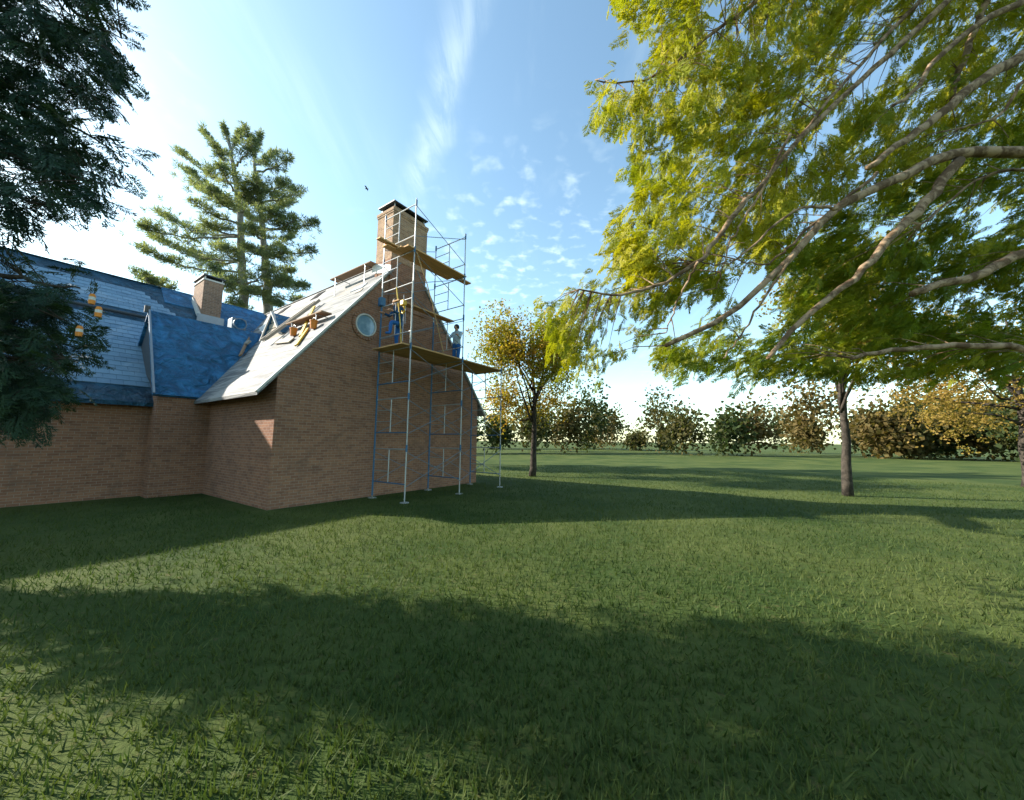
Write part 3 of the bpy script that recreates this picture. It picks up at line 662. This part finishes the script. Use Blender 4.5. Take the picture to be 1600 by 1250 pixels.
# --- the big hemlock on the right: trunk beyond the frame, limbs sweeping down to the left
horg = np.array([15.0, 7.6, 0.]); hem = tree_thing('hemlock_tree', 'large sunlit yellow-green hemlock with long bare drooping limbs', horg)
tr = MB(); limb(tr, curve([horg, horg + [-.1, 0, 4], horg + [.1, .1, 9], horg + [0, .2, 16]], 14), .42, .12, 14); tr.build('trunk', M['bark'], hem, smooth=True)
LIMBS = [  # (photograph points, depth at the trunk end, depth at the tip, thick, thin)
    ([(1720, 20), (1600, 85), (1530, 128), (1465, 180), (1410, 222), (1355, 262)], 6.9, 5.6, .095, .030),
    ([(1760, 245), (1600, 237), (1490, 240), (1400, 280), (1310, 325), (1240, 398), (1140, 490), (1040, 540)], 6.6, 5.2, .085, .022),
    ([(1498, 252), (1440, 322), (1390, 372), (1340, 430), (1255, 500), (1200, 560)], 6.3, 5.3, .062, .022),
    ([(1690, -60), (1600, 0), (1540, 30), (1470, 85), (1430, 140), (1395, 165)], 6.7, 5.8, .060, .018),
    ([(1600, -110), (1483, 0), (1390, 85), (1330, 140), (1250, 215), (1190, 290), (1165, 312)], 7.0, 5.6, .052, .020),
    ([(1165, 312), (1115, 380), (1090, 410), (1030, 445), (960, 460), (905, 452)], 5.6, 5.1, .030, .008),
    ([(1540, -100), (1440, 0), (1380, 60), (1300, 150), (1230, 240)], 7.2, 6.2, .040, .014),
    ([(1760, 360), (1600, 395), (1530, 430), (1470, 443), (1425, 460)], 6.4, 5.9, .070, .040),
    ([(1560, -40), (1530, 30), (1500, 110), (1485, 155)], 7.2, 6.8, .050, .035),
    ([(1300, -90), (1200, -10), (1145, 30), (1070, 85), (1010, 125), (930, 125)], 7.0, 6.0, .035, .008),
    ([(1640, 120), (1560, 180), (1500, 200)], 6.6, 6.2, .030, .010), ([(1700, 300), (1600, 265), (1530, 280), (1440, 350)], 6.9, 6.3, .030, .012),
    ([(1370, 270), (1260, 360), (1200, 410), (1150, 405)], 6.2, 5.9, .022, .007), ([(1235, 210), (1170, 330), (1140, 380), (1120, 450)], 6.0, 5.6, .016, .006),
    ([(1700, 560), (1560, 540), (1420, 545), (1330, 560)], 6.6, 5.9, .06, .02), ([(1310, 325), (1240, 330), (1150, 405), (1090, 410)], 5.8, 5.4, .018, .006),
    ([(1240, 398), (1190, 470), (1160, 520), (1130, 560)], 5.6, 5.3, .016, .006), ([(1090, 410), (1060, 470), (1040, 520)], 5.4, 5.2, .014, .005)]
skel = []
for pts, ya, yb, ra_, rb_ in LIMBS:
    ya, yb, ra_, rb_ = ya - .9, yb - .5, ra_ * 1.25, rb_ * 1.25
    P3 = [view(x, y, ya + (yb - ya) * i / (len(pts) - 1)) for i, (x, y) in enumerate(pts)]
    if pts[0][0] > 1530 and pts[0][0] >= 1590:
        P3 = [np.array([horg[0], horg[1], P3[0][2] + .5])] + P3
    cvp = curve(P3, 22, .012); m = MB(); limb(m, cvp, ra_, rb_, 9); m.build('limb', M['bark'], hem, smooth=True); skel += list(cvp)
    for j in range(3, 22, 4):                     # short dead stubs along the limbs
        if RNG.random() < .25:
            d = unit(RNG.normal(size=3)) * RNG.uniform(.12, .5); m = MB(); limb(m, [cvp[j], cvp[j] + d * .5 + [0, 0, .02], cvp[j] + d + [0, 0, -.05]], .010, .004, 5); m.build('twig', M['bark'], hem)
sk = list(skel)
PA = [(968, -260), (962, 0), (985, 30), (1000, 48), (1030, 45), (1042, 75), (1022, 105), (1000, 120), (968, 122), (940, 122), (936, 155), (948, 178), (975, 176), (1002, 182), (1002, 215), (975, 258), (998, 280), (996, 315), (965, 360), (966, 402), (980, 425),
      (1060, 430), (1100, 400), (1200, 395), (1300, 330), (1500, 240), (1700, 120), (1700, -260)]
HA = [(1345, 105, 32, 40), (1095, 240, 22, 16), (1120, 20, 22, 20), (1300, 190, 14, 26), (1230, 60, 14, 14), (1110, 330, 14, 12), (1060, 130, 12, 10), (1440, 60, 12, 18), (1182, 430, 40, 36), (1270, 345, 22, 16), (1035, 215, 16, 20), (1265, 230, 14, 22), (1375, 55, 14, 26), (1395, 90, 18, 14)]
PB = [(960, 425), (905, 440), (858, 470), (850, 520), (880, 560), (950, 560), (1060, 470), (1130, 450), (1060, 400)]
HB = [(985, 500, 48, 24), (1060, 490, 24, 24), (890, 455, 10, 8)]
PC = [(1060, 430), (1020, 500), (1060, 580), (1700, 580), (1700, 120), (1500, 240), (1320, 330), (1200, 395)]
HC = [(1182, 430, 44, 36), (1190, 495, 40, 34), (1110, 470, 24, 30), (1560, 330, 40, 30), (1470, 325, 14, 8), (1580, 480, 20, 16), (1390, 350, 20, 12), (1270, 345, 22, 18), (1060, 500, 30, 26), (1585, 160, 26, 16), (1500, 470, 18, 12)]
def foliage(tree, nm, poly, holes, n, y0, y1, smin, smax, tint, mat, drop, out, per=3, woodmat=None, sag=.06, protos=None, back=0.0):
    tips = volume(poly, n, y0, y1, holes, back); wm = MB(); d = grow(tips, sk, wm, .009, sag)
    if wm.v: wm.build('twigs', woodmat, tree)['kind'] = 'stuff'
    P_ = np.repeat(tips, per, 0) + RNG.normal(0, .11, (len(tips) * per, 3)); D = np.repeat(unit(d), per, 0) * .55 + np.array(out) + RNG.normal(0, .38, (len(P_), 3)); D[:, 2] -= drop
    T = np.repeat(RNG.normal(tint, .22, len(tips)), per) + RNG.normal(0, .12, len(P_))
    scatter('crown', protos or HEM, P_, D, RNG.uniform(smin, smax, len(P_)), T, mat, tree, np.array(tree.location), k=3)
foliage(hem, 'crown', PA, HA, 2050, 4.8, 7.8, .21, .43, .62, M['hemlock'], .85, (-.4, -.15, 0), 4, M['bark'], back=1.1)
foliage(hem, 'crown', PB, HB, 120, 4.9, 5.8, .16, .30, .55, M['hemlock'], .7, (-.35, -.1, 0), 3, M['bark'])
foliage(hem, 'crown', PC, HC, 1250, 5.2, 8.8, .20, .42, .22, M['hemlock'], .4, (-.55, -.1, 0), 4, M['bark'], back=1.0)  # lower right boughs: shade put into the needle colour by a darker tint

# --- the dark conifer on the left
lorg = np.array([-9.6, 4.9, 0.]); ced = tree_thing('dark_conifer', 'dark conifer with drooping feathery branch tips hanging before the blue roof', lorg)
tr = MB(); limb(tr, curve([lorg, lorg + [.1, 0, 4], lorg + [0, .1, 12]], 10), .34, .10, 12); tr.build('trunk', M['bark_d'], ced, smooth=True)
sk = []
for (pts, ya, yb) in [([(-200, -60), (40, -40), (120, 20), (190, 60)], 4.7, 4.2), ([(-200, 60), (0, 60), (90, 100), (165, 170)], 4.8, 4.0), ([(-200, 130), (0, 150), (100, 190), (185, 240)], 4.9, 4.3), ([(-200, 230), (0, 240), (90, 270), (165, 288)], 4.8, 4.0),
                      ([(-200, 300), (0, 300), (50, 315), (110, 322)], 4.9, 4.4), ([(-200, 410), (0, 430), (70, 445), (125, 450)], 4.6, 4.0), ([(-200, 500), (0, 490), (70, 490), (105, 502)], 4.6, 4.1), ([(-200, 20), (-40, 10), (110, 40), (190, 100)], 4.5, 3.9), ([(-200, 560), (0, 560), (100, 560)], 4.5, 4.1)]:
    P3 = [view(x, y, ya + (yb - ya) * i / (len(pts) - 1)) for i, (x, y) in enumerate(pts)]; P3 = [np.array([lorg[0], lorg[1], P3[0][2] + .25])] + P3
    cvp = curve(P3, 16, .01); m = MB(); limb(m, cvp, .055, .006, 7); m.build('limb', M['bark_d'], ced, smooth=True); sk += list(cvp)
LA = [(-340, -240), (175, -240), (178, 0), (200, 34), (150, 66), (198, 92), (160, 112), (175, 158), (140, 172), (130, 205), (190, 226), (145, 246), (170, 272), (120, 286), (138, 306), (85, 318), (30, 335), (0, 350), (-340, 358)]
HLa = [(105, 82, 20, 16), (150, 140, 26, 16), (40, 130, 16, 8), (160, 225, 18, 10), (10, 45, 8, 12), (110, 145, 20, 8), (12, 205, 8, 8), (75, 215, 10, 6), (175, 20, 8, 12)]
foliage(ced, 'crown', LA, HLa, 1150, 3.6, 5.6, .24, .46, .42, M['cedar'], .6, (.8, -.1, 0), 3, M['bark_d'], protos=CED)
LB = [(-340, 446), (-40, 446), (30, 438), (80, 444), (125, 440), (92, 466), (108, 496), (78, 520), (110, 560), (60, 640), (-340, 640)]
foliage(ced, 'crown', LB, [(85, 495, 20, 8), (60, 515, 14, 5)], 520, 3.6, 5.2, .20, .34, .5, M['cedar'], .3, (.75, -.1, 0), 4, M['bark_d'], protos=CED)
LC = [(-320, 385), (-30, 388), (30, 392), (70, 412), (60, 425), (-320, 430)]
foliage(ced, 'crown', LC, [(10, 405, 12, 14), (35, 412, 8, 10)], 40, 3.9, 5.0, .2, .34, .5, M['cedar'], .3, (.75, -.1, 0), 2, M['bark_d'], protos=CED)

# --- two tall pines behind the house
def pine(label, trunkpts, Y, limbs, r0, extra):
    bt = view(*trunkpts[0], Y); org = np.array([bt[0], bt[1], 0.]); t = tree_thing('pine_tree', label, org, 'pines behind the house')
    TP = [org + [.2, 0, 0]] + [view(x, y, Y) for x, y in trunkpts]; cvp = curve(TP, 26, .04); m = MB(); limb(m, cvp, r0, .06, 12); m.build('trunk', M['bark_p'], t, smooth=True)
    pos = []; dr = []; tn = []
    for (tx, ty, ay, dy, wd) in limbs:
        i = int(np.argmin(np.abs(cvp[:, 2] - view(tx, ay, Y)[2]))); a = cvp[i]; b = view(tx, ty, Y + dy); L = np.linalg.norm(b - a)
        mid = a * .45 + b * .55 + np.array([0, 0, -.07 * L]); c_ = curve([a, mid, b], 14, .05); m = MB(); limb(m, c_, .11, .02, 6); m.build('limb', M['bark_p'], t, smooth=True)
        d = unit(b - a); n = int(27 * L ** .8 * wd); f_ = 1 - .72 * RNG.random(n) ** 1.25; base = np.array([np.interp(f_, np.linspace(0, 1, 14), c_[:, q]) for q in range(3)]).T
        side = np.cross(d, [0, 0, 1.]); wdt = .30 * L * np.sin(np.pi * np.clip(f_ * .9 + .05, 0, 1)) * RNG.normal(0, 1, n) * .55
        clump = RNG.normal(0, .12, n) + .35 * np.sin(f_ * 9 + ty)
        pos.append(base + side * wdt[:, None] + d * RNG.normal(0, .3, n)[:, None] + np.array([0, 0, 1.]) * (np.abs(RNG.normal(0, .20 * wd, n)) + clump * .3)[:, None])
        dr.append(np.tile(d, (n, 1)) + side * (np.sign(wdt) * .5)[:, None] + RNG.normal(0, .45, (n, 3)) + np.array([0, 0, .45])); tn.append(RNG.normal(.42, .28, n))
    pos = np.concatenate(pos); scatter('crown', TUFT, pos, np.concatenate(dr), RNG.uniform(.30, .50, len(pos)), np.concatenate(tn), M['pine'], t, org)
pine('tall pine with long level branches reaching out over the rear chimney', [(380, 480), (378, 420), (376, 340), (368, 280), (358, 225), (352, 202)], 30,
     [(222, 358, 372, -2, 1.1), (226, 395, 425, -1, 1.2), (255, 338, 370, 1.5, 1.0), (240, 372, 400, 1, .8), (282, 240, 290, 0, .8), (295, 266, 320, 2, .9), (305, 320, 350, -3, .9), (318, 208, 245, 0, .9), (335, 230, 270, -2, 1), (350, 198, 225, 0, 1), (375, 206, 235, 1, 1), (395, 225, 262, -1, 1.1),
      (310, 290, 320, 3, 1), (320, 350, 375, -3, 1.1), (345, 385, 400, -4, 1.0), (300, 395, 415, 3, .8), (400, 300, 330, -2, 1), (330, 420, 440, -3, .9), (350, 445, 455, -4, 1), (345, 260, 300, -4, 1), (330, 300, 335, -5, 1.1), (420, 420, 440, -3, .8), (365, 470, 478, -3, .7)], .42, 0)
pine('tall pine with a bare grey lower trunk beside the bare roof', [(418, 480), (416, 430), (412, 380), (406, 320), (398, 260), (392, 215)], 31,
     [(450, 250, 275, 0, 1.1), (430, 240, 262, 2, 1), (405, 215, 240, 0, 1), (385, 208, 240, -2, 1), (468, 298, 320, 0, 1.1), (455, 318, 335, 2, 1), (490, 348, 358, 0, 1.0), (460, 345, 365, -2, 1), (488, 394, 392, 0, .8), (455, 372, 385, 2, 1), (440, 395, 402, -3, 1), (474, 448, 430, 0, 1.2), (460, 425, 425, 2, 1.1),
      (445, 440, 440, -3, 1), (380, 300, 330, -3, 1), (372, 330, 350, 2, 1), (395, 355, 370, -4, 1.1), (385, 385, 398, -3, .9), (445, 285, 305, -3, 1), (430, 330, 345, -4, 1), (400, 280, 310, -4, 1.1), (435, 478, 470, -2, .9), (390, 455, 458, -3, 1), (360, 440, 450, 2, .9), (470, 470, 455, 2, .8)], .45, 0)
# a low pine top showing over the rear ridge
pine('small green pine top peeping over the ridge of the rear wing', [(236, 470), (234, 450), (230, 435)], 27, [(212, 428, 440, 0, .8), (225, 432, 445, -1, .9), (255, 442, 452, 0, .8), (270, 450, 460, 1, .7), (240, 440, 450, 2, .9)], .2, 0)

# --- broadleaved trees in autumn leaf
def broad(name, label, px_, py_, Y, rpx, mat, n, group, tint, up=1.0):
    c_ = view(px_, py_, Y); r_ = rpx / FPX * Y; org = np.array([c_[0], c_[1], 0.]); t = tree_thing(name, label, org, group)
    m = MB(); limb(m, curve([org, org + [.1, 0, c_[2] * .5], c_ + [0, 0, r_ * .5]], 10, .03), .06 + r_ * .05, .03, 10); m.build('trunk', M['bark_d'], t, smooth=True); m2 = []
    blobs = unit(RNG.normal(size=(16, 3))) * RNG.uniform(.45, .95, (16, 1)) * r_ * np.array([1, 1, up]) + c_
    for b in blobs:
        st_ = org + [0, 0, c_[2] * RNG.uniform(.45, .9)]; m = MB(); limb(m, curve([st_, (st_ + b) / 2 + RNG.normal(0, .1 * r_, 3), b], 8, .02), .03 + r_ * .012, .006, 6); m.build('limb', M['bark_d'], t, smooth=True)
    k_ = RNG.integers(0, 16, n); pos = blobs[k_] + RNG.normal(0, 1, (n, 3)) * r_ * .21; bt = RNG.normal(tint, .25, 16)[k_] + RNG.normal(0, .15, n)
    scatter('crown', LEAF, pos, RNG.normal(size=(n, 3)), RNG.uniform(.24, .42, n), bt, mat, t, org, 1)
broad('maple_tree', 'small maple turning orange and gold beside the scaffold', 832, 572, 19, 84, M['maple'], 2600, None, .34)
broad('autumn_tree', 'russet gold autumn tree glimpsed behind the hemlock limbs', 1300, 500, 13, 96, M['rust'], 1700, None, .45)
broad('autumn_tree', 'pale brown leaved tree behind the darkest hemlock boughs', 1580, 560, 16, 130, M['rust'], 1500, None, .8)

# --- wood along the horizon
nt = 95; az = RNG.uniform(-1.2, 1.25, nt); dist = RNG.uniform(52, 100, nt); rad = RNG.uniform(2.2, 4.6, nt); top = rad * RNG.uniform(1.8, 3.0, nt); per = 125
d_ = unit(RNG.normal(size=(nt * per, 3))) * RNG.uniform(.2, 1.0, (nt * per, 1)); k_ = np.repeat(np.arange(nt), per); n = nt * per
pos = np.stack([np.sin(az[k_]) * dist[k_] + d_[:, 0] * rad[k_], np.cos(az[k_]) * dist[k_] + d_[:, 1] * rad[k_], np.maximum(.2, top[k_] * .52 + d_[:, 2] * top[k_] * .5)], 1); scz = RNG.uniform(1.1, 2.0, n); az = az[k_]
fw = scatter('far_wood', LEAF, pos, RNG.normal(size=(n, 3)), scz, .45 + .45 * np.sin(az * 57) + RNG.normal(0, .12, n), M['far'], None, np.zeros(3), 1)
setp(fw, 'far-off band of mixed autumn wood closing the lawn behind the house', 'wood', kind='stuff')

# ------------------------------------------------------------------ small things
def tag_thing(px_, py_, label):
    p = view(px_, py_, 3.9); t = thing('hanging_tag', label, 'tag', tuple(p - [0, 0, .06]), 'orange tags hanging in the dark conifer', world=True)
    MB().tube([p + [0, 0, .055], p + [.01, .05, .16]], .0015, 4).build('string', M['bark_d'], t)
    MB().tube([p + [0, 0, -.06], p + [0, 0, -.015]], [.026, .030], 10).build('lower_band', M['orange'], t)
    MB().tube([p + [0, 0, -.014], p + [0, 0, .02]], .028, 10).build('middle_band', M['white'], t)
    MB().tube([p + [0, 0, .021], p + [0, 0, .056]], [.030, .018], 10).build('upper_band', M['orange'], t)
tag_thing(144, 467, 'orange tag hanging before the pale slates above the wing gutter'); tag_thing(154, 487, 'orange and white tag hanging across the dark wing gutter'); tag_thing(124, 517, 'orange tag hanging low among the dark conifer twigs below the gutter')
p = view(573, 295, 40); bt = thing('bird', 'tiny dark bird gliding in the sky above the house', 'bird', tuple(p), world=True)
MB().tube([p + [-.22, 0, .02], p + [-.08, 0, 0], p + [.10, 0, -.01], p + [.24, 0, -.03]], [.02, .06, .07, .015], 8).build('body', M['bird'], bt, smooth=True)
for s_ in (-1, 1): MB().add([p + [.10, 0, .02], p + [-.08, 0, .02], p + [-.12, s_ * .30, .14], p + [-.05, s_ * .52, .05], p + [.04, s_ * .28, .15]], [(0, 1, 2, 4), (4, 2, 3)]).build('wing', M['bird'], bt)
